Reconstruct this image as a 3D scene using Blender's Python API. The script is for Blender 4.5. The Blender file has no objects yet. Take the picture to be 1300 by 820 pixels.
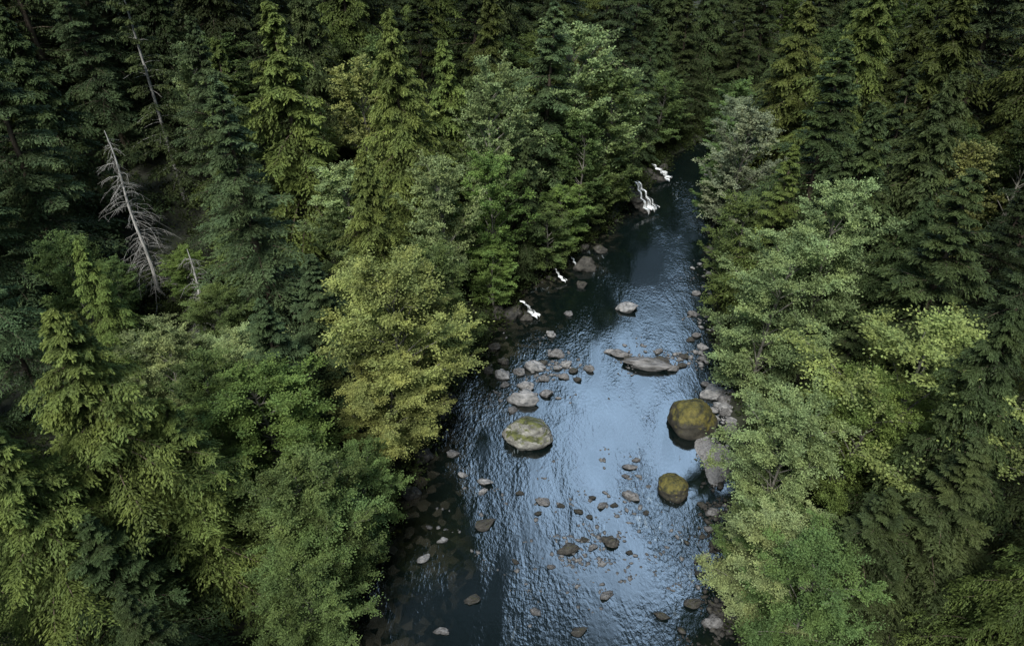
import bpy, math, numpy as np
from mathutils import Vector, noise
rng=np.random.default_rng(11)
scene=bpy.context.scene
scene.view_settings.view_transform='Standard'
scene.view_settings.look='None'
scene.view_settings.exposure=0
COL=scene.collection
P=math.radians(35.2); SP,CP=math.sin(P),math.cos(P); F=884.0; HC=50.0
def survey(u,v,z=0.0):
    t=(v-410)/F; d=(HC-z)/(SP+CP*t)
    return d*(u-650)/F, d*(CP-SP*t), d
def proj(X,Y,z):
    d=CP*Y+SP*(HC-z)
    return 650+F*X/d, 410+F*((HC-z)*CP-SP*Y)/d, d
# ---------------- river course ----------------
RC=np.array([(-8,-300,15),(-5,-80,15),(0,-20,15),(1.5,10,15),(2.0,28.8,15),(2.4,34.9,15.2),(6.1,46.1,15.4),(8.6,57.5,14.7),(12.4,72.6,13.3),
 (17.0,82.3,10.8),(22,93.7,8.4),(27.4,107.6,5.8),(34.0,124.9,3.6),(45,136,3.0),(60,146,4),(85,156,6),(140,165,6),(400,180,6)],float)
def river_sd(x,y):
    x=np.asarray(x,float);y=np.asarray(y,float)
    best=np.full(x.shape,1e9);side=np.zeros(x.shape)
    for i in range(len(RC)-1):
        a=RC[i];b=RC[i+1];dx,dy=b[0]-a[0],b[1]-a[1];l2=dx*dx+dy*dy
        t=np.clip(((x-a[0])*dx+(y-a[1])*dy)/l2,0,1)
        px=a[0]+t*dx;py=a[1]+t*dy
        d=np.hypot(x-px,y-py)-(a[2]+t*(b[2]-a[2]))
        cr=dx*(y-a[1])-dy*(x-a[0])
        m=d<best
        best=np.where(m,d,best);side=np.where(m,np.sign(cr),side)
    return best,side   # side>0 : left bank
def wob(x,y):
    return (np.sin(x*.31+1.3)*np.cos(y*.27+.4)+.6*np.sin(x*.73+y*.51)+.4*np.cos(x*1.31-y*1.17+2))*.5
def ground(x,y):
    sd,side=river_sd(x,y)
    sd=sd+wob(x,y)*.7
    out=np.clip(sd,0,None)
    bank=1.3*(1-np.exp(-out/1.6))
    left=bank+out*.085+np.clip(out-35,0,80)*.16
    right=bank+out*.10+np.clip(out-25,0,80)*.20
    z=np.where(side>0,left,right)+wob(x*.37+5,y*.37)*np.clip(out/10,0,1)*1.0
    bed=-1.4*(1-np.exp(np.clip(sd,None,0)/2.5))
    return np.where(sd>0,z,bed)-.03
def gz(X,Y): return max(.3,float(ground(np.array(X),np.array(Y))))
# ---------------- mesh helpers ----------------
def quad_mesh(name,V,Fq,attr=None,smooth=False,mat=None):
    me=bpy.data.meshes.new(name)
    V=np.ascontiguousarray(V,dtype=np.float32);Fq=np.ascontiguousarray(Fq,dtype=np.int32)
    me.vertices.add(len(V));me.vertices.foreach_set('co',V.ravel())
    me.loops.add(Fq.size);me.loops.foreach_set('vertex_index',Fq.ravel())
    k=Fq.shape[1]
    me.polygons.add(len(Fq));me.polygons.foreach_set('loop_start',np.arange(len(Fq),dtype=np.int32)*k)
    me.update(calc_edges=True)
    me.polygons.foreach_set('use_smooth',np.full(len(Fq),smooth))
    if attr is not None:
        a=me.attributes.new('tint','FLOAT','FACE');a.data.foreach_set('value',np.asarray(attr,np.float32))
    if mat: me.materials.append(mat)
    return me
def norm(a): return a/np.maximum(np.linalg.norm(a,axis=-1,keepdims=True),1e-6)
def leaves(C,D,hl,hw,flat=.5,r=rng):
    n=len(C)
    side=np.cross(D,np.array([0,0,1.]))+r.normal(0,flat,(n,3))
    side=side-D*np.sum(side*D,axis=1,keepdims=True)
    side=norm(side)
    U=D*np.reshape(hl,(-1,1));W=side*np.reshape(hw,(-1,1))
    V=np.stack([C-U,C+W-U*.1,C+U,C-W-U*.1],axis=1).reshape(-1,3)
    return V,np.arange(4*n).reshape(n,4)
def tubes(paths,n=5):
    Vs=[];Fs=[];o=0
    ang=np.arange(n)*2*math.pi/n
    for pts,rad in paths:
        pts=np.asarray(pts,float);m=len(pts)
        T=norm(np.gradient(pts,axis=0))
        ref=np.where(np.abs(T[:,2:3])>.9,np.array([[1.,0,0]]),np.array([[0,0,1.]]))
        A=norm(np.cross(T,ref));B=np.cross(T,A)
        ring=pts[:,None,:]+np.asarray(rad)[:,None,None]*(A[:,None,:]*np.cos(ang)[None,:,None]+B[:,None,:]*np.sin(ang)[None,:,None])
        Vs.append(ring.reshape(-1,3))
        i=np.arange(m-1)[:,None]*n;j=np.arange(n)[None,:];j2=(j+1)%n
        Fs.append((np.stack([i+j,i+j2,i+n+j2,i+n+j],axis=-1)+o).reshape(-1,4));o+=m*n
    return np.concatenate(Vs),np.concatenate(Fs)
# ---------------- materials ----------------
def newmat(name):
    m=bpy.data.materials.new(name);m.use_nodes=True;nt=m.node_tree;nt.nodes.clear()
    return m,nt,nt.nodes,nt.links
def foliage_mat(name,trans=.28):
    m,nt,N,L=newmat(name)
    out=N.new('ShaderNodeOutputMaterial');pr=N.new('ShaderNodeBsdfPrincipled');tr=N.new('ShaderNodeBsdfTranslucent');mx=N.new('ShaderNodeMixShader')
    oi=N.new('ShaderNodeObjectInfo');at=N.new('ShaderNodeAttribute');at.attribute_name='tint'
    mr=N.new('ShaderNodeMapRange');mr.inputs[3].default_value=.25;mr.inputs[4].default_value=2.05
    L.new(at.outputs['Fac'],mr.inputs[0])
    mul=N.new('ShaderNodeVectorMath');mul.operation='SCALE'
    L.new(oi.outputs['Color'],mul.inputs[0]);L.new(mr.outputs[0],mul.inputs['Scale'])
    tc=N.new('ShaderNodeNewGeometry');no=N.new('ShaderNodeTexNoise');no.inputs['Scale'].default_value=.45;no.inputs['Detail'].default_value=3
    L.new(tc.outputs['Position'],no.inputs['Vector'])
    r=N.new('ShaderNodeMapRange');r.inputs[1].default_value=.35;r.inputs[2].default_value=.68
    L.new(no.outputs['Fac'],r.inputs[0])
    mix=N.new('ShaderNodeMix');mix.data_type='RGBA';mix.blend_type='MULTIPLY'
    m2=N.new('ShaderNodeMix');m2.data_type='RGBA';m2.inputs[6].default_value=(.92,.94,.90,1);m2.inputs[7].default_value=(1.18,1.10,.90,1)
    L.new(r.outputs[0],m2.inputs[0])
    mix.inputs[0].default_value=1
    L.new(mul.outputs[0],mix.inputs[6]);L.new(m2.outputs[2],mix.inputs[7])
    c=mix.outputs[2]
    L.new(c,pr.inputs['Base Color']);L.new(c,tr.inputs['Color'])
    pr.inputs['Roughness'].default_value=.6;pr.inputs['Specular IOR Level'].default_value=.12
    mx.inputs[0].default_value=trans
    L.new(pr.outputs[0],mx.inputs[1]);L.new(tr.outputs[0],mx.inputs[2]);L.new(mx.outputs[0],out.inputs[0])
    return m
def simple_noise_mat(name,c1,c2,scale,rough=.85,bump=.4,stretch=(1,1,1),detail=6):
    m,nt,N,L=newmat(name)
    out=N.new('ShaderNodeOutputMaterial');pr=N.new('ShaderNodeBsdfPrincipled')
    tc=N.new('ShaderNodeTexCoord');mp=N.new('ShaderNodeMapping');mp.inputs['Scale'].default_value=stretch
    no=N.new('ShaderNodeTexNoise');no.inputs['Scale'].default_value=scale;no.inputs['Detail'].default_value=detail
    L.new(tc.outputs['Object'],mp.inputs[0]);L.new(mp.outputs[0],no.inputs['Vector'])
    cr=N.new('ShaderNodeValToRGB');cr.color_ramp.elements[0].position=.35;cr.color_ramp.elements[1].position=.68
    cr.color_ramp.elements[0].color=(*c1,1);cr.color_ramp.elements[1].color=(*c2,1)
    L.new(no.outputs['Fac'],cr.inputs[0]);L.new(cr.outputs[0],pr.inputs['Base Color'])
    b=N.new('ShaderNodeBump');b.inputs['Strength'].default_value=bump;b.inputs['Distance'].default_value=.1
    L.new(no.outputs['Fac'],b.inputs['Height']);L.new(b.outputs[0],pr.inputs['Normal'])
    pr.inputs['Roughness'].default_value=rough
    L.new(pr.outputs[0],out.inputs[0])
    return m
M_leaf=foliage_mat('broadleaf_foliage',.40)
M_needle=foliage_mat('needle_foliage',.22)
M_bark=simple_noise_mat('conifer_bark',(.035,.025,.018),(.11,.085,.065),3,stretch=(1,1,.2))
M_alder=simple_noise_mat('alder_bark',(.06,.057,.048),(.19,.185,.165),4,stretch=(1,1,.6))
M_dead=simple_noise_mat('weathered_dead_wood',(.27,.265,.26),(.50,.495,.49),5,stretch=(1,1,.2))
M_twig=simple_noise_mat('dead_twigs',(.14,.138,.135),(.32,.318,.31),5)
M_soil=simple_noise_mat('forest_floor',(.008,.009,.005),(.018,.024,.011),.8)
def rock_mat(name,c1,c2,moss1,moss2,amount):
    m,nt,N,L=newmat(name)
    out=N.new('ShaderNodeOutputMaterial');pr=N.new('ShaderNodeBsdfPrincipled')
    tc=N.new('ShaderNodeTexCoord');geo=N.new('ShaderNodeNewGeometry');oi=N.new('ShaderNodeObjectInfo')
    add=N.new('ShaderNodeVectorMath');add.operation='ADD'
    cmb=N.new('ShaderNodeMath');cmb.operation='MULTIPLY';cmb.inputs[1].default_value=50;L.new(oi.outputs['Random'],cmb.inputs[0])
    L.new(tc.outputs['Object'],add.inputs[0]);L.new(cmb.outputs[0],add.inputs[1])
    no=N.new('ShaderNodeTexNoise');no.inputs['Scale'].default_value=2.2;no.inputs['Detail'].default_value=8;no.inputs['Roughness'].default_value=.65
    L.new(add.outputs[0],no.inputs['Vector'])
    cr=N.new('ShaderNodeValToRGB');cr.color_ramp.elements[0].position=.36;cr.color_ramp.elements[1].position=.66
    cr.color_ramp.elements[0].color=(*c1,1);cr.color_ramp.elements[1].color=(*c2,1)
    L.new(no.outputs['Fac'],cr.inputs[0])
    n2=N.new('ShaderNodeTexNoise');n2.inputs['Scale'].default_value=1.8;n2.inputs['Detail'].default_value=8;n2.inputs['Roughness'].default_value=.78
    L.new(add.outputs[0],n2.inputs['Vector'])
    sp=N.new('ShaderNodeSeparateXYZ');L.new(geo.outputs['Normal'],sp.inputs[0])
    ad=N.new('ShaderNodeMath');ad.operation='MULTIPLY_ADD';ad.inputs[1].default_value=.45;L.new(sp.outputs['Z'],ad.inputs[0]);L.new(n2.outputs['Fac'],ad.inputs[2])
    mr=N.new('ShaderNodeMapRange');mr.inputs[1].default_value=1.06-amount*.7;mr.inputs[2].default_value=1.16-amount*.7
    L.new(ad.outputs[0],mr.inputs[0])
    mc=N.new('ShaderNodeValToRGB');mc.color_ramp.elements[0].position=.38;mc.color_ramp.elements[1].position=.62
    mc.color_ramp.elements[0].color=(*moss1,1);mc.color_ramp.elements[1].color=(*moss2,1)
    n3=N.new('ShaderNodeTexNoise');n3.inputs['Scale'].default_value=3.5;n3.inputs['Detail'].default_value=8;n3.inputs['Roughness'].default_value=.7;L.new(add.outputs[0],n3.inputs['Vector']);L.new(n3.outputs['Fac'],mc.inputs[0])
    mx=N.new('ShaderNodeMix');mx.data_type='RGBA';L.new(mr.outputs[0],mx.inputs[0]);L.new(cr.outputs[0],mx.inputs[6]);L.new(mc.outputs[0],mx.inputs[7])
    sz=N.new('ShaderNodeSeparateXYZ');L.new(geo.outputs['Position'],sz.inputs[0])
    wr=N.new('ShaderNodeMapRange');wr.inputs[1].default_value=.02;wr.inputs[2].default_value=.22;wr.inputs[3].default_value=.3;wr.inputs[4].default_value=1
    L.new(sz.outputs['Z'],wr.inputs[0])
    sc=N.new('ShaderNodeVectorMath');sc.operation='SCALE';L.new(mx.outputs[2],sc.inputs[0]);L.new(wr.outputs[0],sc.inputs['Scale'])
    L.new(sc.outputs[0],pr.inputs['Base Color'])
    b=N.new('ShaderNodeBump');b.inputs['Strength'].default_value=.9;b.inputs['Distance'].default_value=.28
    L.new(no.outputs['Fac'],b.inputs['Height']);L.new(b.outputs[0],pr.inputs['Normal'])
    pr.inputs['Roughness'].default_value=.8
    L.new(pr.outputs[0],out.inputs[0])
    return m
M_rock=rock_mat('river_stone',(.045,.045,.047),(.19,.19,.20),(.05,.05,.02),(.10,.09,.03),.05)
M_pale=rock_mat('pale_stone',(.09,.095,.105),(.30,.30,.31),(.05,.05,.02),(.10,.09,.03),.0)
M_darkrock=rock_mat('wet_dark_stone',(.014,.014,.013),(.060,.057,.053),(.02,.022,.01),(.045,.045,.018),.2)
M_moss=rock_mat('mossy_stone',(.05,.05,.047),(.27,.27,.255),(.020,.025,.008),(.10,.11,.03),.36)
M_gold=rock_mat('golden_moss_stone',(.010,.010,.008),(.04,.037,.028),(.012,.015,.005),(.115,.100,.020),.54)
def water_mat():
    m,nt,N,L=newmat('river_water')
    out=N.new('ShaderNodeOutputMaterial');pr=N.new('ShaderNodeBsdfPrincipled')
    geo=N.new('ShaderNodeNewGeometry')
    def nz(scale,stretch,det,rot=-.25,dist=0):
        mp=N.new('ShaderNodeMapping');mp.inputs['Scale'].default_value=stretch;mp.inputs['Rotation'].default_value=(0,0,rot)
        L.new(geo.outputs['Position'],mp.inputs[0])
        n=N.new('ShaderNodeTexNoise');n.inputs['Scale'].default_value=scale;n.inputs['Detail'].default_value=det;n.inputs['Distortion'].default_value=dist
        L.new(mp.outputs[0],n.inputs['Vector']);return n.outputs['Fac']
    a=nz(3.6,(1,.6,1),5,.2,.3);b_=nz(.45,(1,.42,1),5,.3,1.2)
    ma=N.new('ShaderNodeMath');ma.operation='MULTIPLY_ADD';ma.inputs[1].default_value=2.3
    L.new(b_,ma.inputs[0]);L.new(a,ma.inputs[2])
    msk=nz(.17,(1,.38,1),6,.25,.8)
    mr=N.new('ShaderNodeMapRange');mr.inputs[1].default_value=.42;mr.inputs[2].default_value=.66;mr.inputs[3].default_value=.08;mr.inputs[4].default_value=1.0
    L.new(msk,mr.inputs[0])
    bp=N.new('ShaderNodeBump');bp.inputs['Distance'].default_value=.064
    L.new(ma.outputs[0],bp.inputs['Height']);L.new(mr.outputs[0],bp.inputs['Strength']);L.new(bp.outputs[0],pr.inputs['Normal'])
    at=N.new('ShaderNodeAttribute');at.attribute_name='edge'
    vo=N.new('ShaderNodeTexVoronoi');vo.inputs['Scale'].default_value=1.5;vo.inputs['Randomness'].default_value=1;L.new(geo.outputs['Position'],vo.inputs['Vector'])
    cr=N.new('ShaderNodeValToRGB');e=cr.color_ramp.elements;e[0].color=(.003,.004,.003,1);e[1].color=(.040,.037,.028,1);e[0].position=.4;e[1].position=1.0
    sx=N.new('ShaderNodeSeparateColor');L.new(vo.outputs['Color'],sx.inputs[0]);L.new(sx.outputs[0],cr.inputs[0])
    big=nz(.16,(1,1,1),4)
    s=N.new('ShaderNodeMath');s.operation='ADD';L.new(at.outputs['Fac'],s.inputs[0]);L.new(big,s.inputs[1])
    r2=N.new('ShaderNodeMapRange');r2.inputs[1].default_value=.80;r2.inputs[2].default_value=1.30;L.new(s.outputs[0],r2.inputs[0])
    mx=N.new('ShaderNodeMix');mx.data_type='RGBA';mx.inputs[6].default_value=(.002,.0045,.0045,1)
    L.new(r2.outputs[0],mx.inputs[0]);L.new(cr.outputs[0],mx.inputs[7])
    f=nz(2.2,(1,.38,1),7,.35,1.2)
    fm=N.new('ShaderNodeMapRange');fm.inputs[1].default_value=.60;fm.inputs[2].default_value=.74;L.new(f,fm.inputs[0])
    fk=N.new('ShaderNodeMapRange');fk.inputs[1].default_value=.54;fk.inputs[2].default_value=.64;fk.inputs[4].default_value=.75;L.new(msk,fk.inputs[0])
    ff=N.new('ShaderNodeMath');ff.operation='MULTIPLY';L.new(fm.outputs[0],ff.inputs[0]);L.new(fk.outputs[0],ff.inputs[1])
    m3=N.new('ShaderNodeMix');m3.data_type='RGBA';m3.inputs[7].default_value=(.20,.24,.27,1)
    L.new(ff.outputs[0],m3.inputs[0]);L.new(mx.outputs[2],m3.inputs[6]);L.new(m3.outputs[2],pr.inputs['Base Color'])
    pr.inputs['Roughness'].default_value=.07;pr.inputs['IOR'].default_value=1.7
    L.new(pr.outputs[0],out.inputs[0]);return m
M_water=water_mat()
def foam_mat():
    m,nt,N,L=newmat('white_water')
    out=N.new('ShaderNodeOutputMaterial');pr=N.new('ShaderNodeBsdfPrincipled');tr=N.new('ShaderNodeBsdfTransparent');mx=N.new('ShaderNodeMixShader')
    pr.inputs['Base Color'].default_value=(.74,.78,.82,1);pr.inputs['Roughness'].default_value=.5
    at=N.new('ShaderNodeAttribute');at.attribute_name='flow'
    mp=N.new('ShaderNodeMapping');mp.inputs['Scale'].default_value=(2.3,.5,0);L.new(at.outputs['Vector'],mp.inputs[0])
    no=N.new('ShaderNodeTexNoise');no.inputs['Scale'].default_value=1.0;no.inputs['Detail'].default_value=6;no.inputs['Roughness'].default_value=.6;no.inputs['Distortion'].default_value=.5
    L.new(mp.outputs[0],no.inputs['Vector'])
    sp=N.new('ShaderNodeSeparateXYZ');L.new(at.outputs['Vector'],sp.inputs[0])
    ad=N.new('ShaderNodeMath');ad.operation='SUBTRACT';L.new(no.outputs['Fac'],ad.inputs[0]);L.new(sp.outputs['Z'],ad.inputs[1])
    mr=N.new('ShaderNodeMapRange');mr.inputs[1].default_value=.43;mr.inputs[2].default_value=.56;L.new(ad.outputs[0],mr.inputs[0])
    L.new(mr.outputs[0],mx.inputs[0]);L.new(tr.outputs[0],mx.inputs[1]);L.new(pr.outputs[0],mx.inputs[2]);L.new(mx.outputs[0],out.inputs[0]);return m
M_foam=foam_mat()
# ---------------- tree generators ----------------
def conifer(name,H,R,nb,nT,K,seed,kind='fir',blade=1.0,sparse=0):
    r=np.random.default_rng(seed)
    z0=H*.08;i=np.arange(nb)
    if kind=='fir':
        per=6;nt_=nb/per;tz=(np.floor(i/per)+.5)/nt_
        zn=np.clip(tz+r.normal(0,.26,nb)/nt_,0,.995)
        zn=np.where(tz>.85,(i+.5)/nb,zn)
    else: zn=((i+r.random(nb)*.9)/nb)
    z=z0+(H-z0)*zn
    lump=1+.22*np.sin(i*2.4+seed)*np.cos(zn*13+seed)+.12*np.sin(zn*23+seed*2)
    Lb=(R*1.14*(1-zn)**.94*(.52+.62*r.random(nb))*lump*np.minimum(1,.75+zn*2)+.18)
    az=i*2.39996+r.normal(0,.45,nb)
    if kind=='fir': a=.60*zn-.02+r.normal(0,.10,nb);b=.36+.0*zn
    else: a=.50*zn+.02+r.normal(0,.12,nb);b=.62-.15*zn
    ss=(np.arange(nT)+.5)/nT
    shp=(nb,nT,2,K)
    s=np.clip(ss[None,:,None,None]*.9+.1+r.normal(0,.012,shp),0,1.03)
    q=((np.arange(K)+.5)/K)[None,None,None,:]+r.normal(0,.04,shp)
    sd=np.array([-1,1.])[None,None,:,None]
    Lb_=Lb[:,None,None,None];a_=a[:,None,None,None];b_=b[:,None,None,None]
    rad=np.stack([np.cos(az),np.sin(az)],-1);tan=np.stack([-np.sin(az),np.cos(az)],-1)
    phi=math.radians(50)+r.normal(0,.18,(nb,nT,2,1))
    lt=((.08*Lb_+Lb_*.38*(1.05-s)*np.minimum(1,s*3))+.20)*(.6+.8*r.random((nb,nT,2,1)))
    dr=(.18 if kind=='fir' else .46)*(.6+.8*r.random((nb,nT,1,1)))
    tw_r=np.cos(phi);tw_t=np.sin(phi)*sd
    rr=Lb_*s+tw_r*lt*q; tt=tw_t*lt*q
    zz=z[:,None,None,None]+Lb_*(a_*s-b_*s*s)-dr*lt*(q+.6*q*q)
    x=rr*rad[:,0][:,None,None,None]+tt*tan[:,0][:,None,None,None]
    y=rr*rad[:,1][:,None,None,None]+tt*tan[:,1][:,None,None,None]
    jit=.06*min(1,blade+.1)
    C=np.stack([x,y,zz],-1).reshape(-1,3)+r.normal(0,jit,(x.size,3))
    dx=tw_r*rad[:,0][:,None,None,None]+tw_t*tan[:,0][:,None,None,None]
    dy=tw_r*rad[:,1][:,None,None,None]+tw_t*tan[:,1][:,None,None,None]
    dz=-dr*(1+1.2*q)
    D=np.stack([dx+0*q,dy+0*q,dz],-1).reshape(-1,3)+r.normal(0,.42,(x.size,3))
    D=norm(D)
    n=len(C)
    keep=r.random(n)>.08
    if sparse:
        bk=(r.random(nb)>sparse)[:,None,None,None]&np.ones(shp,bool);keep&=bk.reshape(-1)
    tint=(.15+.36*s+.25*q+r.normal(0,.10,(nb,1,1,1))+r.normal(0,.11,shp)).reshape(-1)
    hl=(.16+.09*r.random(n))*blade;hw=(.050+.030*r.random(n))*blade*(1.2 if kind=='cedar' else 1)
    V,Fq=leaves(C[keep],D[keep],hl[keep],hw[keep],.5,r)
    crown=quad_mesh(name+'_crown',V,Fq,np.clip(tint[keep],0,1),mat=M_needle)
    m=10;zz=np.linspace(0,H*.985,m)
    paths=[(np.stack([0*zz,0*zz,zz],-1),((.012 if not sparse else .008)*H+.02)*(1-zz/H)**.8+.02)]
    for k in range(nb):
        t=np.linspace(0,.85,4)
        paths.append((np.stack([Lb[k]*t*rad[k,0],Lb[k]*t*rad[k,1],z[k]+Lb[k]*(a[k]*t-b[k]*t*t)],-1),(.045 if not sparse else .02)*(1-t)+.008))
    V,Fq=tubes(paths)
    return quad_mesh(name+'_trunk',V,Fq,smooth=True,mat=M_bark),crown,H,R,(C[keep],D[keep],hl[keep],hw[keep],tint[keep])
def alder(name,H,R,nl,nbr,nlf,seed,leaf=1.0,squash=.40,cz=.56):
    r=np.random.default_rng(seed)
    i=np.arange(nl)
    zc=1-1.85*(i+.5)/nl
    rho=np.sqrt(np.clip(1-zc**2,0,1));az=i*2.39996+r.normal(0,.3,nl)
    rad=.58+.58*r.random(nl)
    end=np.stack([rho*np.cos(az)*R*rad,rho*np.sin(az)*R*rad,H*cz+zc*H*squash*(.8+.3*rad)],-1)
    end[:,2]=np.clip(end[:,2],1.5,H)
    lean=r.normal(0,.03,2)
    paths=[]
    zz=np.linspace(0,H*.82,9)
    trk=np.stack([lean[0]*zz+.2*np.sin(zz*.35+seed),lean[1]*zz+.2*np.cos(zz*.3+seed)-.2*math.cos(seed),zz],-1);trk[:,:2]-=trk[0,:2].copy()
    paths.append((trk,(.011*H)*(1-zz/H)**.9+.02))
    zs=np.clip(end[:,2]-np.linalg.norm(end[:,:2],axis=1)*(.7+.4*r.random(nl)),H*.12,H*.78)
    st=np.stack([np.interp(zs,zz,trk[:,0]),np.interp(zs,zz,trk[:,1]),zs],-1)
    mid=(st+end)/2+np.stack([0*zs,0*zs,.12*np.linalg.norm(end-st,axis=1)],-1)
    def bez(t):
        t=t[...,None];return (1-t)**2*st[:,None]+2*t*(1-t)*mid[:,None]+t*t*end[:,None]
    T=np.linspace(0,1,6)[None,:].repeat(nl,0);LP=bez(T)
    for k in range(nl):
        paths.append((LP[k],(.055*(1-T[k])+.012)*H/18))
    t=.28+.72*(np.arange(nbr)+.6)/nbr
    t=t[None,:]+r.normal(0,.02,(nl,nbr))
    B=bez(t)
    ld=norm(end-st)[:,None,:]
    bd=norm(ld*.8+r.normal(0,.7,(nl,nbr,3))*np.array([1,1,.34])+np.array([0,0,.14]))
    bl=(R*.26)*(.5+.9*r.random((nl,nbr,1)))*(1.15-.35*t[...,None])
    for k in range(0,nl):
        for j in range(0,nbr,3):
            tt=np.linspace(0,.8,3)[:,None]
            pp=B[k,j]+bd[k,j]*bl[k,j]*tt-np.array([0,0,.18])*bl[k,j]*tt**2
            paths.append((pp,(.014*(1-tt[:,0])+.005)))
    q=r.random((nl,nbr,nlf,1))**.8
    off=r.normal(0,1,(nl,nbr,nlf,3))*np.array([1,1,.32])*(.06+.24*q)*bl[:,:,None]*.74
    C=B[:,:,None]+bd[:,:,None]*bl[:,:,None]*q+off-np.array([0,0,.22])*bl[:,:,None]*q*q
    D=norm(bd[:,:,None]*.6+norm(off+1e-6)*.6+r.normal(0,.4,C.shape)+np.array([0,0,-.25]))
    bt=r.normal(0,.10,(nl,1,1))+r.normal(0,.09,(nl,nbr,1))
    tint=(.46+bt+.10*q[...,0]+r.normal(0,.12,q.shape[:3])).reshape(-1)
    C=C.reshape(-1,3);D=D.reshape(-1,3);n=len(C)
    hl=(.11+.06*r.random(n))*leaf;hw=(.070+.036*r.random(n))*leaf
    V,Fq=leaves(C,D,hl,hw,.75,r)
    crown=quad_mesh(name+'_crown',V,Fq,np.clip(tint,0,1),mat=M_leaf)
    V,Fq=tubes(paths)
    return quad_mesh(name+'_trunk',V,Fq,smooth=True,mat=M_alder),crown,H,R,(C,D,hl,hw,tint)
LIB={'fir':[],'cedar':[],'alder':[],'sparse':[]};NEAR={}
for k in range(6): LIB['fir'].append(conifer('fir%d'%k,26,[5.6,6.2,5.0,5.8,5.2,6.0][k],[124,138,112,128,104,146][k],20,12,100+k,'fir',.76))
for k in range(5): LIB['cedar'].append(conifer('cedar%d'%k,24,[5.4,5.0,6.0,5.2,5.6][k],[130,118,146,125,136][k],20,12,200+k,'cedar',.76))
for k in range(6): LIB['alder'].append(alder('alder%d'%k,18,[5,5.6,4.6,5.2,5.4,4.8][k],[44,50,40,48,52,42][k],13,[64,60,66,60,58,64][k],300+k,.88,[.42,.38,.44,.40,.38,.44][k]))
LIB['sparse'].append(conifer('sparse',30,4.6,90,15,9,400,'fir',1.0,.2))
LIB['sparse'][0][0].materials.clear();LIB['sparse'][0][0].materials.append(M_twig)
NEAR['fir']=[conifer('near_fir%d'%k,24,5.6,[132,120,126][k],22,14,500+k,'fir',.62) for k in range(3)]
NEAR['cedar']=[conifer('near_cedar%d'%k,22,5.6,[150,140,146][k],24,16,600+k,'cedar',.52) for k in range(3)]
NEAR['alder']=[alder('near_alder%d'%k,16,5.2,[50,44,54,48][k],15,106,700+k,.64,[.42,.44,.40,.42][k]) for k in range(4)]
NEAR['open']=[alder('open_alder',18,6.5,26,16,88,801,.72,.28,.64)]
LIB['open']=NEAR['open']
NEAR['sparse']=LIB['sparse']
def lod(entry,frac,grow):
    C,D,hl,hw,ti=entry[4];n=len(C);k=rng.permutation(n)[:int(n*frac)]
    return C[k],D[k],hl[k]*grow,hw[k]*grow,ti[k]
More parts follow.
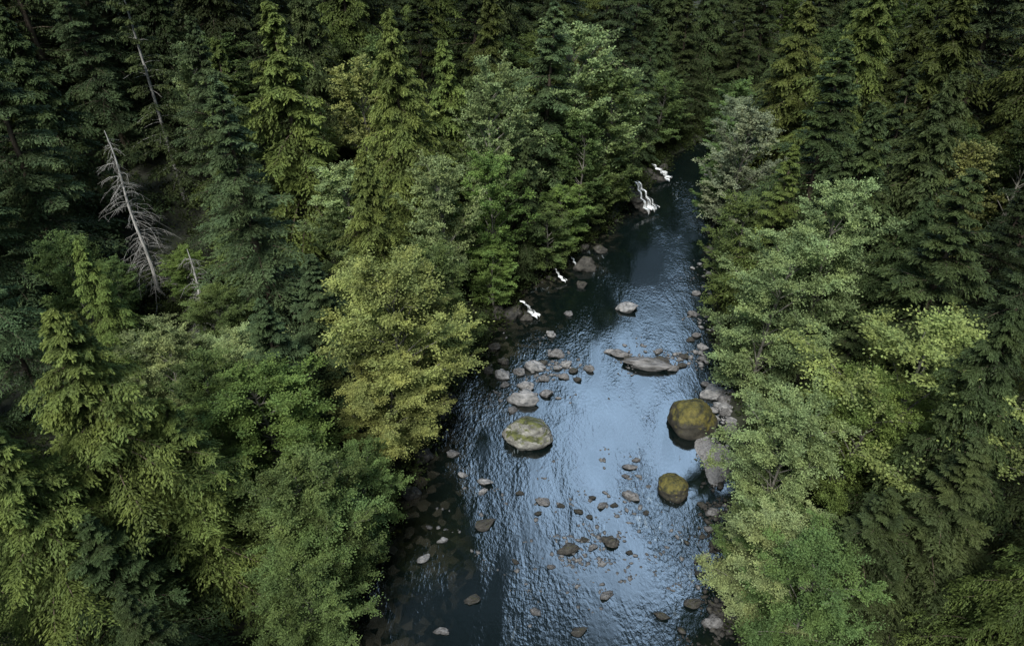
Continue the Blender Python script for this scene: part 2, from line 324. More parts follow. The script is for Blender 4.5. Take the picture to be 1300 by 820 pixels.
# ---------------- placement ----------------
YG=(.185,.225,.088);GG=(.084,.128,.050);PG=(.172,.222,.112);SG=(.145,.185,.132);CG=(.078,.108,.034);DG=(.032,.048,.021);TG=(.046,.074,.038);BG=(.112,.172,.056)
KEY=[
('alder',530,345,20,7.0,YG,'broad yellow-green alder leaning over the dark river edge'),
('alder',505,470,12,5.0,YG,'low yellow-green alder hanging over the river edge'),
('alder',578,322,17,4.6,GG,'green alder standing just behind the riverbank'),
('alder',330,470,14,6.0,BG,'fresh green alder with a wide spreading crown'),
('alder',375,585,13,5.0,GG,'low green alder beside the river bank'),
('alder',432,625,11,4.8,GG,'small leafy alder at the water edge'),
('alder',445,720,10,4.2,GG,'small leafy alder at the water edge'),
('alder',250,455,14,4.4,GG,'dull green alder in the forest shade'),
('cedar',45,400,25,8.0,CG,'large yellow-green red cedar with drooping fronds'),
('cedar',190,520,18,6.4,CG,'drooping red cedar with dense feathery fronds'),
('cedar',-40,520,22,6.6,CG,'large yellow-green red cedar with drooping fronds'),
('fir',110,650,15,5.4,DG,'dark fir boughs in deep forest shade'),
('fir',400,322,18,5.6,TG,'blue-green young fir with layered boughs'),
('fir',330,380,17,5.2,TG,'blue-green young fir with layered boughs'),
('alder',190,415,12,4.4,PG,'pale green alder below a dead snag'),
('alder',70,300,15,4.2,GG,'green alder among tall conifers'),
('cedar',345,0,31,9.0,CG,'tall yellow-green red cedar with heavy drooping boughs'),
('fir',275,95,29,7.0,TG,'tall dark green fir with layered boughs'),
('cedar',455,190,22,5.8,CG,'red cedar tapering between two alders'),
('alder',450,80,23,6.0,YG,'yellowing alder rising above dark conifers'),
('alder',508,110,22,5.6,YG,'yellowing alder rising above dark conifers'),
('alder',555,190,20,5.2,PG,'pale green alder on the wooded slope'),
('cedar',560,50,27,6.8,CG,'slender red cedar on the wooded slope'),
('alder',625,70,26,6.0,PG,'tall pale green alder on the wooded slope'),
('alder',620,190,19,5.0,BG,'green alder above the river bank'),
('cedar',700,188,19,4.4,DG,'narrow dark cedar standing at the riverbank'),
('alder',740,150,18,4.6,GG,'slim green alder beside the narrow river'),
('alder',752,20,28,8.4,PG,'very tall grey-green alder overhanging the river'),
('alder',815,105,22,6.2,GG,'grey-green alder reaching over the narrow river'),
('fir',690,0,30,8.2,TG,'tall dark green fir on the wooded slope'),
('alder',942,140,20,5.6,SG,'pale silvery alder above the river bend'),
('fir',1000,185,22,5.0,CG,'green fir behind silvery alders'),
('alder',945,250,15,4.2,GG,'small green alder beside the river'),
('alder',990,300,20,6.2,PG,'large pale green alder spreading over the river bank'),
('alder',1085,242,22,5.4,PG,'pale green alder among dark firs'),
('open',1205,398,20,8.6,YG,'broad alder with open yellow-green layered branches'),
('fir',1085,400,17,4.2,DG,'dark fir standing between pale alders'),
('alder',1115,480,15,4.6,BG,'bright green alder over deep shade'),
('alder',1000,512,16,4.9,PG,'pale green alder beside the gravel bank'),
('alder',982,660,11,4.4,PG,'small pale alder beside the gravel bank'),
('alder',1060,690,12,4.4,GG,'small green alder beside the gravel bank'),
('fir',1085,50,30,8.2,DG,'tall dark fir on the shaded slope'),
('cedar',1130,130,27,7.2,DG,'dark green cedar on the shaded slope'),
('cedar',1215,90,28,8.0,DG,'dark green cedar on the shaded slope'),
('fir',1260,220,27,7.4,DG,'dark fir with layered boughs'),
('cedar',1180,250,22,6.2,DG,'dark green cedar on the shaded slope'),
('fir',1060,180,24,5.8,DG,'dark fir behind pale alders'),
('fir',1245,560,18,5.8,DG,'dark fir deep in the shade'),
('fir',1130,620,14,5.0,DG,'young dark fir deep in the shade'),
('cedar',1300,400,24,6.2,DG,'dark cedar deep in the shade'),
]
GROUP={'fir':'fir trees of the river forest','cedar':'cedar trees of the river forest','alder':'alder trees along the river','open':'alder trees along the river','sparse':'fir trees of the river forest'}
NAME={'fir':'fir_tree','cedar':'cedar_tree','alder':'alder_tree','open':'alder_tree','sparse':'fir_tree'}
placed=[]
def bank_out(X,Y,need):
    for _ in range(40):
        sd,side=river_sd(np.array(X),np.array(Y))
        if sd>=need: break
        X+=-.3 if side>0 else .3
    return X
for (kind,u,v,h,rad,col,lab) in KEY:
    g=3.0
    for _ in range(30):
        X,Y,d=survey(u,v,g+h);g=.7*g+.3*min(12,float(ground(np.array(X),np.array(Y))))
    X=bank_out(X,Y,1.4)
    placed.append((X,Y,gz(X,Y),kind,h,rad,col,lab))
for (X,Y,kind,h,rad,col,lab) in [(33,139,'fir',24,6,DG,0),(38,147,'cedar',28,6.8,DG,0),(46,145,'fir',24,6,DG,0),(27,134,'cedar',21,5.6,DG,0),(53,154,'fir',30,7,DG,0),(43,156,'fir',34,7.6,DG,0),(31,150,'cedar',32,7.6,DG,0),
    (23,142,'fir',32,7.4,DG,0),(48,126,'cedar',24,5.8,DG,0),(44,119,'fir',19,4.8,DG,0),(56,137,'fir',28,6.6,DG,0),(58,125,'cedar',30,7,DG,0),(52,165,'cedar',34,7.6,DG,0),(64,158,'fir',33,7.4,DG,0),
    (34.8,106,'alder',13,4.6,GG,'green alder leaning over the narrow river'),(37.8,114,'alder',14,5.0,SG,'silvery alder leaning over the narrow river'),(39.6,123,'alder',14,5.4,GG,'green alder leaning over the narrow river'),(31.0,96,'alder',12,4.2,GG,'green alder leaning over the narrow river'),
    (26,124,'alder',15,5.0,GG,'green alder above the narrow river bend'),(30,130,'alder',13,5.0,DG,'dark alder closing the river bend'),(41.5,132,'alder',11,4.8,DG,'dark alder closing the river bend'),(16.5,112,'alder',18,4.6,GG,'green alder above the waterfall ledges'),
    (11.5,95,'alder',11,4.4,GG,'leafy alder hanging over the bank rocks'),(4.6,83,'alder',10,4.2,GG,'leafy alder hanging over the bank rocks'),(-2.4,73.5,'alder',9,3.6,BG,'leafy alder hanging over the bank rocks'),(7.6,90,'alder',9,3.8,BG,'leafy alder hanging over the bank rocks'),(14.4,100.5,'alder',11,4.0,GG,'leafy alder hanging over the bank rocks'),
    (-13.8,33,'alder',9,4.0,GG,'leafy alder shading the dark water edge'),(-12.5,39.5,'alder',9,4.2,GG,'leafy alder shading the dark water edge'),
    (19.5,34.5,'alder',8,3.4,GG,'low alder hiding the stony river edge'),(-44.5,66.5,'alder',7,3.0,GG,'low alder bush at the foot of a dead tree'),(-38.5,70.5,'alder',7,3.0,BG,'low alder bush at the foot of a dead tree'),
    (-46,90,'sparse',32,4.8,DG,'tall thin fir with pale bare trunk showing')]:
    placed.append((X,Y,gz(X,Y),kind,h,rad,col,lab or 'dark conifer crowding the bend of the river'))
DX,DY=-42.2,70.3
occupied=[(p[0],p[1],p[5]) for p in placed]+[(DX,DY,5.0),(-39.5,64.5,3.8),(-33,62,2.5),(-45,82,3.5)]
cand=[]
sp=6.0
for iy in range(0,34):
    for ix in range(-30,32):
        X=ix*sp+(iy%2)*sp*.5+rng.uniform(-2.2,2.2);Y=4+iy*sp*.9+rng.uniform(-2.2,2.2)
        cand.append((X,Y))
fill=[]
for (X,Y) in sorted(cand,key=lambda c:math.hypot(c[0],c[1])):
    sd,side=river_sd(np.array(X),np.array(Y));sd=float(sd);side=float(side)
    near=sd<9
    if sd<3.0: continue
    k=rng.random();pa=.62 if near else (.22 if sd<26 else .06)
    kind='alder' if k<pa else ('cedar' if k<pa+(1-pa)*.45 else 'fir')
    far=min(1,max(0,(Y-55)/40.))
    h={'alder':rng.uniform(11,18)+5*far,'cedar':rng.uniform(14,27)+10*far,'fir':rng.uniform(16,31)+10*far}[kind]
    if near and kind!='alder': h*=.75
    rad={'alder':rng.uniform(3.8,5.4),'cedar':rng.uniform(.21,.28)*h,'fir':rng.uniform(.19,.26)*h}[kind]
    if kind=='alder': rad*=1+.3*far
    rad=max(3.6,min(rad,9.5))
    if sd<rad*.72 or (side<0 and Y<64 and sd<rad*.92): continue
    if any(math.hypot(X-a,Y-b)<(rad+c)*.57 for a,b,c in occupied): continue
    g=float(ground(np.array(X),np.array(Y)))
    u,v,d=proj(X,Y,g+h*.6);u2,v2,_=proj(X,Y,g+h)
    if d<12 or u<-260 or u>1560 or v2>1000: continue
    if (v<-330): continue
    if Y<DY and 100<u2<330 and v2<400 and Y>38: h=min(h,10);kind='alder';rad=min(rad,4.5)
    occupied.append((X,Y,rad))
    pal=[GG,PG,BG,YG] if not (Y<50 and X<0) else [GG,GG,BG,GG]
    base={'alder':pal[int(rng.choice(4,p=[.48,.22,.18,.12]))],'cedar':[CG,DG][int(rng.random()<.35)],'fir':[DG,TG][int(rng.random()<.55)]}[kind]
    kk=rng.uniform(.75,1.3)*(.50 if side<0 and sd>20 else 1)*(.8 if X<-60 else 1)  # far right and far left crowns darkened, a vignette put into their colour
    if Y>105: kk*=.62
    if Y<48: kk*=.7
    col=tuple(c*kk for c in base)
    lab={'alder':'green alder growing close to the river' if near else 'green alder among the forest conifers',
         'cedar':'cedar with drooping green fronds near the river' if near else 'cedar with drooping fronds in the dense forest',
         'fir':'dark fir with layered boughs near the river' if near else 'tall dark fir with layered boughs in dense forest'}[kind]
    fill.append((X,Y,g,kind,h,rad,col,lab))
NIND=225
indiv=placed+fill[:NIND];rest=fill[NIND:]
def link(o): COL.objects.link(o);return o
for n,(X,Y,g,kind,h,rad,col,lab) in enumerate(indiv):
    lib=(NEAR if Y<62 else LIB)[kind]
    ent=lib[int(rng.integers(0,len(lib)))]
    e=link(bpy.data.objects.new(NAME[kind],None));e.empty_display_size=1
    e.location=(X,Y,g-.15);e.rotation_euler=(rng.normal(0,.035),rng.normal(0,.035),rng.uniform(0,6.28))
    sr=rad/ent[3];e.scale=(sr,sr,h/ent[2])
    e['label']=lab;e['category']='tree';e['group']=GROUP[kind]
    t=link(bpy.data.objects.new('trunk',ent[0]));t.parent=e
    c=link(bpy.data.objects.new('crown',ent[1]));c.parent=e
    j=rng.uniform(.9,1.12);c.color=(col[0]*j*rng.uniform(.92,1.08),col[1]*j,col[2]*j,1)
if rest:
    Vs=[];Ts=[]
    for n,(X,Y,g,kind,h,rad,col,lab) in enumerate(rest):
        ent=LIB[kind][n%len(LIB[kind])]
        C,D,hl,hw,ti=lod(ent,.22,2.0)
        s=np.array([rad/ent[3],rad/ent[3],h/ent[2]]);a=rng.uniform(0,6.28);R_=np.array([[math.cos(a),-math.sin(a),0],[math.sin(a),math.cos(a),0],[0,0,1]])
        V,_=leaves(((C@R_.T)*s)+np.array([X,Y,g]),D@R_.T,hl,hw,.5)
        Vs.append(V);Ts.append(ti+rng.normal(0,.08))
    V=np.concatenate(Vs);ti=np.clip(np.concatenate(Ts),0,1)
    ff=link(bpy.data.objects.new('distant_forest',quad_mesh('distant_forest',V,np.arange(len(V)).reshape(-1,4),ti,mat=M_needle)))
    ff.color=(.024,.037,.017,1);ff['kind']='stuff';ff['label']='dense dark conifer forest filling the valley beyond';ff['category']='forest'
# ---------------- dead snags ----------------
def snag(X,Y,h,seed,lab,tilt,nbr,r0,wide):
    r=np.random.default_rng(seed)
    g=float(ground(np.array(X),np.array(Y)))
    zz=np.linspace(0,h,14)
    trk=np.stack([.15*np.sin(zz*.5+seed),.15*np.cos(zz*.4),zz],-1);rad=r0*(1-zz/h)**.7+.03
    e=link(bpy.data.objects.new('dead_tree',None));e.location=(X,Y,g-.2);e.rotation_euler=tilt
    e['label']=lab;e['category']='dead tree';e['group']='bare dead trees'
    V,Fq=tubes([(trk,rad)],7)
    t=link(bpy.data.objects.new('trunk',quad_mesh('snag_trunk',V,Fq,smooth=True,mat=M_dead)));t.parent=e
    paths=[]
    for k in range(nbr):
        zn=r.uniform(.03,.97)**1.2;z=h*zn;L=(wide*(1-zn)**.8+.3)*(.18+1.05*r.random()**1.4);a=r.uniform(0,6.28)
        s=np.linspace(0,1,7);bend=r.normal(0,.5);up=r.normal(.15,.15);dn=r.uniform(.35,.85)
        ax=a+bend*s
        pts=np.stack([np.cos(ax)*L*s,np.sin(ax)*L*s,z+L*(up*s-dn*s*s)],-1);pts[1:]+=r.normal(0,.04,(6,3))
        paths.append((pts,.020*(1-s)+.009))
        for w in range(int(3+L*2.4)):
            s0=r.uniform(.2,.98);p0=np.array([np.interp(s0,s,pts[:,c]) for c in range(3)])
            dd=norm(np.array([math.cos(a)+r.normal(0,.9),math.sin(a)+r.normal(0,.9),-.7]));l=r.uniform(.25,1.1)
            tt=np.linspace(0,1,3)[:,None]
            paths.append((p0+dd*l*tt+np.array([0,0,-.15])*tt**2,np.array([.010,.009,.007])))
    V,Fq=tubes(paths,4)
    b=link(bpy.data.objects.new('bare_branches',quad_mesh('snag_branches',V,Fq,smooth=True,mat=M_twig)));b.parent=e
snag(DX,DY,20.5,5,'tall bare silver-grey dead conifer with drooping twigs',(0,0,0),130,.20,5.4)
snag(-33.5,62,12.5,9,'shorter bare grey dead conifer beside green firs',(.02,.03,1),80,.15,4.0)
# ---------------- terrain ----------------
def axis(lo,hi,step,far):
    a=list(np.arange(lo,hi+.01,step));s=step
    x=a[-1]
    while x<far: s*=1.35;x+=s;a.append(x)
    x=a[0];s=step
    while x>-far: s*=1.35;x-=s;a.insert(0,x)
    return np.array(a)
ax=axis(-60,80,.8,2500);ay=axis(0,170,.8,2500)
GX,GY=np.meshgrid(ax,ay);GZ=ground(GX,GY)
nx,ny=len(ax),len(ay)
idx=np.arange(nx*ny).reshape(ny,nx)
Fq=np.stack([idx[:-1,:-1],idx[:-1,1:],idx[1:,1:],idx[1:,:-1]],-1).reshape(-1,4)
gr=link(bpy.data.objects.new('ground',quad_mesh('ground',np.stack([GX,GY,GZ],-1).reshape(-1,3),Fq,smooth=True,mat=M_soil)))
gr['kind']='structure';gr['label']='dark mossy forest floor sloping to the river';gr['category']='ground'
cs=[]
for i in range(len(RC)-1):
    n=max(2,int(np.hypot(*(RC[i+1][:2]-RC[i][:2]))/2))
    for t in np.linspace(0,1,n,endpoint=False): cs.append(RC[i]*(1-t)+RC[i+1]*t)
cs=np.array(cs)
for _ in range(6): cs[1:-1]=(cs[:-2]+cs[1:-1]*2+cs[2:])/4
T=norm(np.gradient(cs[:,:2],axis=0));Nn=np.stack([T[:,1],-T[:,0]],-1)
w=np.linspace(-1,1,21)
VX=cs[:,None,:2]+Nn[:,None]*(w[None,:,None]*(cs[:,2]+2.5)[:,None,None])
V=np.concatenate([VX,np.zeros(VX.shape[:2]+(1,))],-1).reshape(-1,3)
idx=np.arange(len(cs)*21).reshape(-1,21)
Fq=np.stack([idx[:-1,:-1],idx[:-1,1:],idx[1:,1:],idx[1:,:-1]],-1).reshape(-1,4)
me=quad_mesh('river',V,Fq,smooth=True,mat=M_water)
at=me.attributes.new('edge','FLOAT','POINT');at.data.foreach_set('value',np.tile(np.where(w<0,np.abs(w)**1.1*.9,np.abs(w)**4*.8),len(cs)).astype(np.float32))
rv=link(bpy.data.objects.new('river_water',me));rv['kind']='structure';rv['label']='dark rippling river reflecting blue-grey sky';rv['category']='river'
# ---------------- rocks ----------------
import bmesh
def rock_mesh(name,seed,sub=4,amp=.28,facet=.7):
    bm=bmesh.new();bmesh.ops.create_icosphere(bm,subdivisions=sub,radius=1)
    o=Vector((seed*7.3,seed*3.1,seed*1.7))
    for v in bm.verts:
        p=v.co.copy()
        k=1+amp*noise.noise(p*1.1+o)*1.5+amp*.5*noise.noise(p*2.6+o)+min(amp,.2)*.35*noise.noise(p*6+o)
        q=p*k
        if facet:
            for j in range(6):
                n=Vector((math.sin(seed*3+j*2.1),math.cos(seed*5+j*1.3),math.sin(seed+j*.9)*.7)).normalized()
                dd=q.dot(n)-.80
                if dd>0: q-=n*dd*facet
        v.co=q
    me=bpy.data.meshes.new(name);bm.to_mesh(me);bm.free()
    me.polygons.foreach_set('use_smooth',np.ones(len(me.polygons),bool))
    return me
RM={}
def rockdata(mat,k):
    key=(mat.name,k)
    if key not in RM:
        big=mat in (M_gold,M_moss)
        me=rock_mesh('rock_%s_%d'%(mat.name,k),k+1,5 if big else 4,(.13 if mat is M_gold else .2) if big else .38,0 if mat is M_gold else (.5 if mat is M_moss else .88));me.materials.append(mat);RM[key]=me
    return RM[key]
cnt=[0]
def put(X,Y,w,asp,mat,lab,name,cat,hh,rot,grp,z=None):
    k=cnt[0]%9;cnt[0]+=1
    o=link(bpy.data.objects.new(name,rockdata(mat,k)))
    o.rotation_euler=(rng.normal(0,.14),rng.normal(0,.14),rng.uniform(-.6,.6) if rot is None else rot)
    o.scale=(w*1.16,w*1.16*asp,w*hh*1.3)
    o.location=(X,Y,(w*hh*.3 if z is None else z))
    o['label']=lab;o['category']=cat;o['group']=grp
    return o
def rock(u,v,wpx,asp,mat,lab,name='river_rock',cat='rock',hh=.55,rot=None,grp='rocks standing in the river'):
    X,Y,d=survey(u,v,.15);return put(X,Y,wpx*d/F/2,asp,mat,lab,name,cat,hh,rot,grp)
BG_='large mossy boulders in the river'
rock(672,554,56,.85,M_moss,'large grey boulder patched with green moss in water','boulder','boulder',.58,0,BG_)
rock(877,537,52,.98,M_gold,'big rounded boulder covered in golden brown moss','boulder','boulder',.76,.3,BG_)
rock(855,620,35,.98,M_gold,'rounded dark boulder topped with green-gold moss','boulder','boulder',.72,.9,BG_)
sl_=rock(822,463,58,.36,M_rock,'long low dark rock slab lying across the current','river_rock','rock',.26,-.12);sl_.rotation_euler=(.03,.02,-.16)
Lp='pale grey stone rising out of the river';Ld='dark wet stone at the river edge';Lm='grey river rock surrounded by shallow water'
for (u,v,w,a,mt,h) in [
(838,459,24,.5,'d',.34),(801,456,18,.55,'d',.35),(786,449,22,.5,'r',.4),(774,446,12,.6,'p',.4),(853,467,22,.45,'r',.35),(866,463,13,.6,'d',.4),(868,452,12,.7,'d',.4),(836,446,12,.5,'r',.4),
(795,391,25,.7,'p',.5),(742,340,24,.8,'d',.7),(738,362,12,.9,'d',.7),(762,318,16,.8,'d',.6),
(665,508,36,.6,'p',.42),(668,490,22,.6,'p',.5),(659,472,16,.7,'r',.5),(638,476,20,.7,'p',.5),(678,466,24,.6,'p',.5),(693,499,16,.8,'r',.5),
(706,450,18,.7,'r',.5),(719,462,13,.7,'p',.5),(728,470,11,.8,'d',.5),(748,468,14,.6,'r',.5),(700,424,14,.7,'p',.5),(641,488,12,.7,'r',.5),
(651,520,13,.8,'r',.4),(690,480,13,.7,'r',.4),(708,466,11,.7,'p',.5),(716,478,12,.7,'r',.5),(733,481,10,.7,'d',.5),(690,460,10,.8,'d',.5),
(722,398,11,.8,'r',.4),(640,458,14,.8,'d',.5),(628,440,15,.8,'d',.5),(620,470,13,.8,'d',.5),(650,400,24,.7,'d',.5),(632,395,20,.8,'d',.6),(668,404,14,.7,'d',.5),
(615,665,26,.5,'d',.35),(538,708,16,.6,'p',.35),(722,697,25,.5,'d',.35),(776,687,22,.7,'d',.5),(690,636,18,.6,'r',.35),(801,629,23,.5,'r',.35),(765,641,14,.5,'r',.35),
(614,610,24,.4,'p',.22),(612,624,13,.5,'p',.25),(575,575,15,.6,'r',.4),(588,602,12,.6,'p',.3),(562,685,13,.5,'p',.3),(545,668,9,.6,'r',.3),(735,648,12,.6,'d',.3),
(748,655,9,.7,'d',.3),(712,641,9,.6,'d',.3),(683,650,9,.7,'d',.3),(660,625,10,.6,'d',.3),(752,630,9,.7,'d',.3),(800,592,17,.45,'r',.3),(808,583,10,.6,'r',.3),(795,603,10,.6,'r',.3),
(780,640,10,.6,'d',.3),(884,372,11,.7,'r',.5),(879,398,12,.7,'r',.5),(884,425,12,.7,'r',.5),(876,431,9,.7,'d',.5),(892,440,13,.7,'p',.4),(893,455,11,.7,'r',.4),
(905,500,28,.7,'p',.4),(920,517,25,.7,'p',.4),(905,520,15,.7,'p',.4),(925,500,17,.8,'r',.5),(928,535,15,.8,'p',.5),(896,487,12,.8,'r',.5),
(752,694,12,.6,'r',.3),(742,684,10,.7,'d',.3),(700,718,10,.6,'r',.3),(765,715,10,.7,'p',.3),(655,712,11,.5,'d',.3),(800,700,9,.7,'d',.3),(820,650,9,.7,'d',.3),
(910,690,18,.7,'d',.4),(895,705,14,.7,'r',.4),(915,720,18,.7,'r',.4),(900,670,12,.7,'r',.4),(890,728,13,.7,'d',.4),(905,650,16,.7,'r',.4),(892,640,12,.7,'d',.4),
(600,760,20,.6,'d',.3),(680,775,15,.6,'r',.25),(770,755,18,.5,'r',.3),(840,780,18,.6,'d',.35),(560,800,18,.5,'r',.25),(735,800,20,.5,'d',.3),(880,765,20,.7,'d',.4),(905,790,24,.7,'r',.4)]:
    mat={'r':M_rock,'p':M_pale,'d':M_darkrock}[mt];rock(u,v,w,a,mat,{'r':Lm,'p':Lp,'d':Ld}[mt],hh=h)
for i in range(len(cs)):
    y=cs[i,1]
    if y<24 or y>120: continue
    for sgn in (-1,1):
        if rng.random()<(.45 if sgn>0 else .2):
            off=cs[i,2]+rng.uniform(-.9,.9)
            X=cs[i,0]+Nn[i,0]*off*sgn+rng.normal(0,.3);Y=y+Nn[i,1]*off*sgn
            put(X,Y,rng.uniform(.3,.9),rng.uniform(.6,1),M_darkrock if sgn<0 or rng.random()<.4 else M_rock,'wet bank rock half covered in dark moss' if sgn<0 else 'grey bank rock at the gravel shore','bank_rock','rock',.7,None,'rocks lining the river banks')
def ico():
    bm=bmesh.new();bmesh.ops.create_icosphere(bm,subdivisions=1,radius=1);v=np.array([x.co[:] for x in bm.verts]);f=np.array([[q.index for q in x.verts] for x in bm.faces]);bm.free();return v,f
iv,if_=ico()
def pebbles(name,pts,sizes,mat,lab):
    n=len(pts);k=len(iv)
    S=sizes[:,None,None]*np.stack([rng.uniform(.8,1.4,n),rng.uniform(.5,1,n),rng.uniform(.3,.6,n)],-1)[:,None,:]
    V=iv[None]*S*(1+rng.normal(0,.14,(n,k,1)))
    a=rng.uniform(0,6.28,n);c,s=np.cos(a)[:,None],np.sin(a)[:,None]
    V=np.stack([V[...,0]*c-V[...,1]*s,V[...,0]*s+V[...,1]*c,V[...,2]],-1)+pts[:,None,:]
    Fa=(if_[None]+np.arange(n)[:,None,None]*k).reshape(-1,3)
    o=link(bpy.data.objects.new(name,quad_mesh(name,V.reshape(-1,3),Fa,smooth=True,mat=mat)));o['kind']='stuff';o['label']=lab;o['category']='gravel'
def scatter(regions):
    out=[];sz=[]
    for (u0,v0,ru,rv_,n,s0,s1,z0,z1) in regions:
        left=n
        while left>0:
            cu,cv=u0+rng.normal(0,ru),v0+rng.normal(0,rv_)
            m=min(left,int(rng.integers(2,16)));left-=m
            for _ in range(m):
                X,Y,d=survey(cu+rng.normal(0,8),cv+rng.normal(0,4),0)
                out.append((X,Y,rng.uniform(z0,z1)));sz.append(s0+(s1-s0)*rng.random()**3)
    return np.array(out),np.array(sz)
p,s=scatter([(745,660,40,30,330,.05,.32,-.12,.03),(740,740,55,25,220,.05,.26,-.12,.03),(690,470,35,25,160,.08,.36,-.05,.05),
 (610,640,60,55,160,.06,.28,-.16,.01),(820,600,30,30,60,.06,.28,-.10,.02),(888,400,8,40,110,.1,.45,-.05,.12),(730,700,12,16,200,.05,.26,-.08,.04),(825,458,34,9,120,.08,.34,-.04,.08),
 (920,550,14,30,200,.08,.32,.02,.3),(860,700,30,30,120,.06,.28,-.12,.03)])
pebbles('river_pebbles',p,s,M_pale,'small grey pebbles breaking the shallow water')
p,s=scatter([(908,690,9,38,420,.08,.36,-.08,.12),(908,790,12,25,260,.08,.36,-.08,.12)])
pebbles('bank_gravel',p,s,M_darkrock,'dark wet stones along the shaded river edge')
M_gravel=simple_noise_mat('grey_gravel',(.10,.10,.106),(.21,.21,.22),6)
def bar(u,v,rx,ry,h,lab):
    X,Y,d=survey(u,v,0);n=28;m_=10
    V=[(0,0,h)];
    for i in range(1,m_+1):
        for j in range(n):
            a=j*2*math.pi/n;k=1+.18*math.sin(3*a+u)+.1*math.sin(5*a);r=i/m_
            V.append((rx*k*r*math.cos(a),ry*k*r*math.sin(a),h*(1-r**2.2)-.12*r+.02*math.sin(a*7+i)))
    bm=bmesh.new();vs=[bm.verts.new(q) for q in V]
    for j in range(n): bm.faces.new((vs[0],vs[1+j],vs[1+(j+1)%n]))
    for i in range(m_-1):
        for j in range(n):
            a=1+i*n+j;b=1+i*n+(j+1)%n;bm.faces.new((vs[a],vs[a+n],vs[b+n],vs[b]))
    me=bpy.data.meshes.new('gravel_bar');bm.to_mesh(me);bm.free();me.materials.append(M_gravel)
    o=link(bpy.data.objects.new('gravel_bar',me));o.location=(X,Y,.02);o['kind']='structure';o['label']=lab;o['category']='gravel bar'
    pts=[];sz=[]
    for _ in range(450):
        a=rng.uniform(0,6.28);r=math.sqrt(rng.random());pts.append((X+rx*r*math.cos(a),Y+ry*r*math.sin(a),h*(1-r**2.2)-.08*r+.01));sz.append(rng.uniform(.04,.10))
    return pts,sz
p1,s1=bar(906,582,1.7,3.5,.5,'pale grey gravel bar at the shaded bank')
pebbles('gravel_stones',np.array(p1),np.array(s1),M_rock,'fine pale gravel stones on a low bar')
# ---------------- waterfalls ----------------
def cascade(X,Y,wid,top,run,face,seed,lab):
    """stepped water sheet breaking into streams over ledges"""
    r=np.random.default_rng(seed)
    fx,fy=math.cos(face),math.sin(face);sx,sy=-fy,fx
    na,nb_=30,64
    la=np.linspace(-1,1,na)[None,:];t=np.linspace(0,1,nb_)[:,None]
    half=wid*.5*(.35+.75*t)
    jag=.08*np.sin(la*7+seed)+.05*np.sin(la*17+seed*2)
    tt=np.clip(t+jag*.6,0,1)
    n=4;f=tt*n;fl=np.floor(np.clip(f,0,n-1e-6));fr=f-fl
    ease=np.clip((fr-.45)/.55,0,1)**1.3
    z=top*(1-(fl+ease*.85+fr*.15)/n)+.12+.05*np.cos(la*11+t*9)
    fwd=run*((fl+np.minimum(fr/.6,1)*.8+fr*.2)/n-.5)
    lat=half*la+.18*np.sin(t*8+seed)
    V=np.stack([X+fx*fwd+sx*lat,Y+fy*fwd+sy*lat,z],-1).reshape(-1,3)
    idx=np.arange(na*nb_).reshape(nb_,na)
    Fq=np.stack([idx[:-1,:-1],idx[:-1,1:],idx[1:,1:],idx[1:,:-1]],-1).reshape(-1,4)
    me=quad_mesh('waterfall',V,Fq,smooth=True,mat=M_foam)
    at=me.attributes.new('flow','FLOAT_VECTOR','POINT')
    fade=.30*np.abs(la)**4+.30*np.clip((t-.90)/.10,0,1)+.2*np.clip((.08-t)/.08,0,1)
    at.data.foreach_set('vector',np.stack([lat+seed,t*run*1.3+0*la,fade],-1).reshape(-1).astype(np.float32))
    ob=link(bpy.data.objects.new('waterfall',me))
    ob['label']=lab;ob['category']='waterfall';ob['group']='small waterfalls on the river bank'
    for q in range(6):
        u_=q/5.;put(X+fx*run*(u_-.66)+sx*r.uniform(-.6,.6),Y+fy*run*(u_-.66)+sy*r.uniform(-.6,.6),wid*.34,.9,M_darkrock,'dark wet ledge rock under a small waterfall','ledge_rock','rock',.55,face,'ledge rocks under the waterfalls',z=top*(1-u_)*.8-.95)
for (u,v,wd,top,run,f,lab) in [(817,252,3.4,4.0,4.6,-.9,'white waterfall splitting over dark bank ledges'),(839,220,2.8,2.4,3.8,-.5,'thin white cascade spilling over mossy rocks'),
    (710,351,1.0,1.5,2.2,-.6,'small white trickle between bank rocks'),(728,333,.8,1.3,1.8,-.7,'small white trickle between bank rocks'),(672,394,1.4,1.6,2.8,-.6,'small white cascade entering the river')]:
    X,Y,d=survey(u,v,top*.5);cascade(X,Y,wd,top,run,f,int(u),lab)
# ---------------- undergrowth ----------------
X=rng.uniform(-80,100,34000);Y=rng.uniform(3,168,34000);sd,side=river_sd(X,Y)
pr_=np.where(sd<6,.9,.42);ok=(sd>.7)&(rng.random(len(X))<pr_)
X=X[ok];Y=Y[ok];big=np.zeros(len(X))
ex=[]
for i in range(len(cs)):
    if 15<cs[i,1]<160:
        for sgn in(-1,1):
            for _ in range(15):
                lo=-.7 if sgn<0 else .2
                if sgn>0 and 38<cs[i,1]<64: lo=2.6
                off=cs[i,2]+rng.uniform(lo,4.2);ex.append((cs[i,0]+Nn[i,0]*off*sgn+rng.normal(0,.5),cs[i,1]+Nn[i,1]*off*sgn+rng.normal(0,.5)))
for _ in range(160): ex.append((DX+rng.normal(0,3.5),DY-2+rng.normal(0,3.5)))
ex=np.array(ex);X=np.concatenate([X,ex[:,0]]);Y=np.concatenate([Y,ex[:,1]]);big=np.concatenate([big,np.ones(len(ex))])
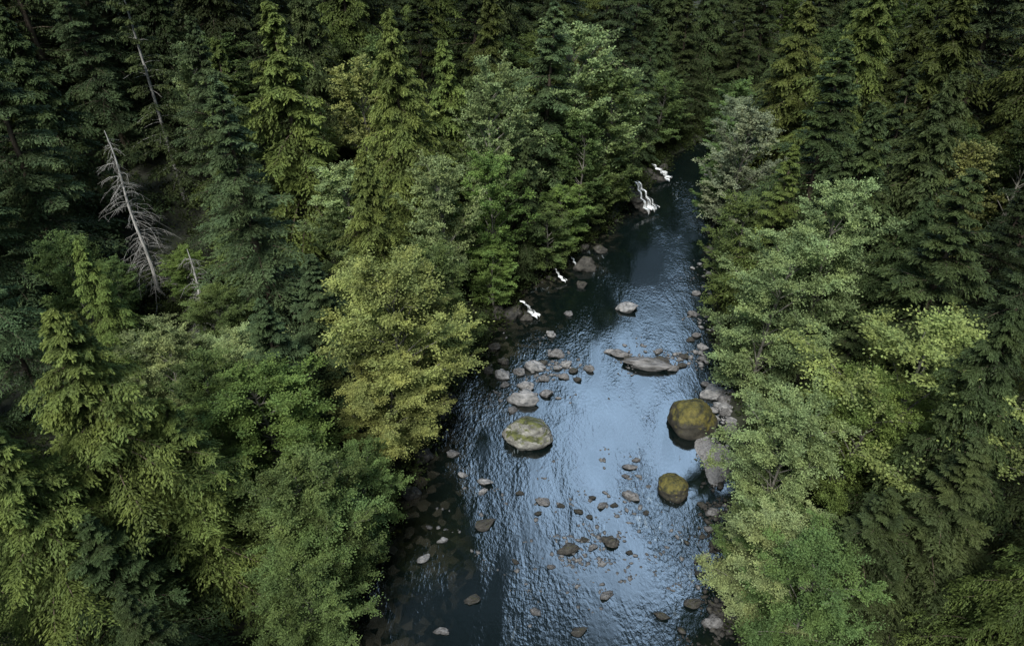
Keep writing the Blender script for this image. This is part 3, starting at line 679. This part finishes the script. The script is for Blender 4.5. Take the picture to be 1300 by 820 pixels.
# keep the spray zone of the waterfalls bare
clear=np.ones(len(X),bool)
for (u,v,rr_) in [(817,252,2.8),(839,220,2.4),(710,351,1.2),(728,333,1.0),(672,394,1.6)]:
    a,b,_=survey(u,v,1.0);clear&=np.hypot(X-a,Y-b)>rr_
X=X[clear];Y=Y[clear];big=big[clear]
Z=np.maximum(ground(X,Y),.15);n=len(X);K=36
rr=(.6+(1.3+.5*big)*rng.random(n)**1.4)[:,None,None]
dirs=norm(rng.normal(0,1,(n,K,3))*np.array([1,1,.6])+np.array([0,0,.6]))
q=rng.random((n,K,1))**.6
C=np.stack([X,Y,Z+.1],-1)[:,None]+dirs*rr*q*np.array([1,1,1.3])-np.array([0,0,.3])*q*q*rr
D=norm(dirs+rng.normal(0,.4,dirs.shape)+np.array([0,0,-.4])*q)
N_=n*K
V,Fq=leaves(C.reshape(-1,3),D.reshape(-1,3),rng.uniform(.13,.27,N_),rng.uniform(.06,.12,N_),.6)
ti=np.clip(.45+np.repeat(rng.normal(0,.15,n),K)+rng.normal(0,.1,N_),0,1)
ug=link(bpy.data.objects.new('undergrowth',quad_mesh('undergrowth',V,Fq,ti,mat=M_leaf)));ug.color=(.030,.045,.016,1)
ug['kind']='stuff';ug['label']='ferns and low shrubs covering the forest floor';ug['category']='undergrowth'
# ---------------- light ----------------
w=bpy.data.worlds.new('World');scene.world=w;w.use_nodes=True
nt=w.node_tree;bg=nt.nodes['Background'];sky=nt.nodes.new('ShaderNodeTexSky');sky.sky_type='NISHITA';sky.sun_disc=False
EL,AZ=math.radians(54),math.radians(200)
sky.sun_elevation=EL;sky.sun_rotation=AZ;sky.air_density=1.0;sky.dust_density=4.0;sky.ozone_density=1.0
# broken overcast : bright sky patch added to put a sheen on the river
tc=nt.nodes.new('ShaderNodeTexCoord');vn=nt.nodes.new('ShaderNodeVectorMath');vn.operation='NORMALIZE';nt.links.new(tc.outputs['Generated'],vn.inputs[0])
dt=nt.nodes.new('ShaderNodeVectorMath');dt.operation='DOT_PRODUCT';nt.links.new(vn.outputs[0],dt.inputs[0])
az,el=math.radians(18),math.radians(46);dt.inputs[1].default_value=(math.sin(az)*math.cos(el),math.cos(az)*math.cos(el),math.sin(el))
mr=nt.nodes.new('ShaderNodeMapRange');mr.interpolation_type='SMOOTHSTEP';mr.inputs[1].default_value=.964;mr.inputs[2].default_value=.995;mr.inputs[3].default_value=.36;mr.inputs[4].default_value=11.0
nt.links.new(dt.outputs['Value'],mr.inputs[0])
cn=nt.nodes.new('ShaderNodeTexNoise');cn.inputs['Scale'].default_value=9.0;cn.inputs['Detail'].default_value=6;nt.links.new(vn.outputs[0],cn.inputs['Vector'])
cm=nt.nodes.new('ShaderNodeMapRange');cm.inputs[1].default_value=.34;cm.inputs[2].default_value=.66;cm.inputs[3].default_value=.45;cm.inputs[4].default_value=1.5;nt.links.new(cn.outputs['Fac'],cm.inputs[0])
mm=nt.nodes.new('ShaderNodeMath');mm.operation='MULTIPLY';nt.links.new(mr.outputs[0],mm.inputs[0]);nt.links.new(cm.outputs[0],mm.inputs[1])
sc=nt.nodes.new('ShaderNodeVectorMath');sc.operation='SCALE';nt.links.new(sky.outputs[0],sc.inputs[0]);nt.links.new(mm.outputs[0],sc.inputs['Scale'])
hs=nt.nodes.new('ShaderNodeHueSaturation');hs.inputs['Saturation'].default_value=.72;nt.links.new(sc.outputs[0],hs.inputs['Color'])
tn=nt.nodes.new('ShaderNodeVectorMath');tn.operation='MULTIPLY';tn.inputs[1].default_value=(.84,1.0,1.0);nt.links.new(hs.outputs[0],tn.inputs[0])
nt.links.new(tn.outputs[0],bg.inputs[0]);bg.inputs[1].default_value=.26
sl=bpy.data.lights.new('sun','SUN');sl.energy=5.6;sl.angle=math.radians(16);sl.color=(1,.95,.86)
so=link(bpy.data.objects.new('sun',sl));sdv=Vector((math.sin(AZ)*math.cos(EL),math.cos(AZ)*math.cos(EL),math.sin(EL)))
so.rotation_euler=(-sdv).to_track_quat('-Z','Y').to_euler()
cam=bpy.data.cameras.new('camera');cam.lens=36*F/1300;cam.sensor_width=36;cam.clip_end=6000
co=link(bpy.data.objects.new('camera',cam));co.location=(0,0,HC);co.rotation_euler=(math.pi/2-P,0,0);scene.camera=co
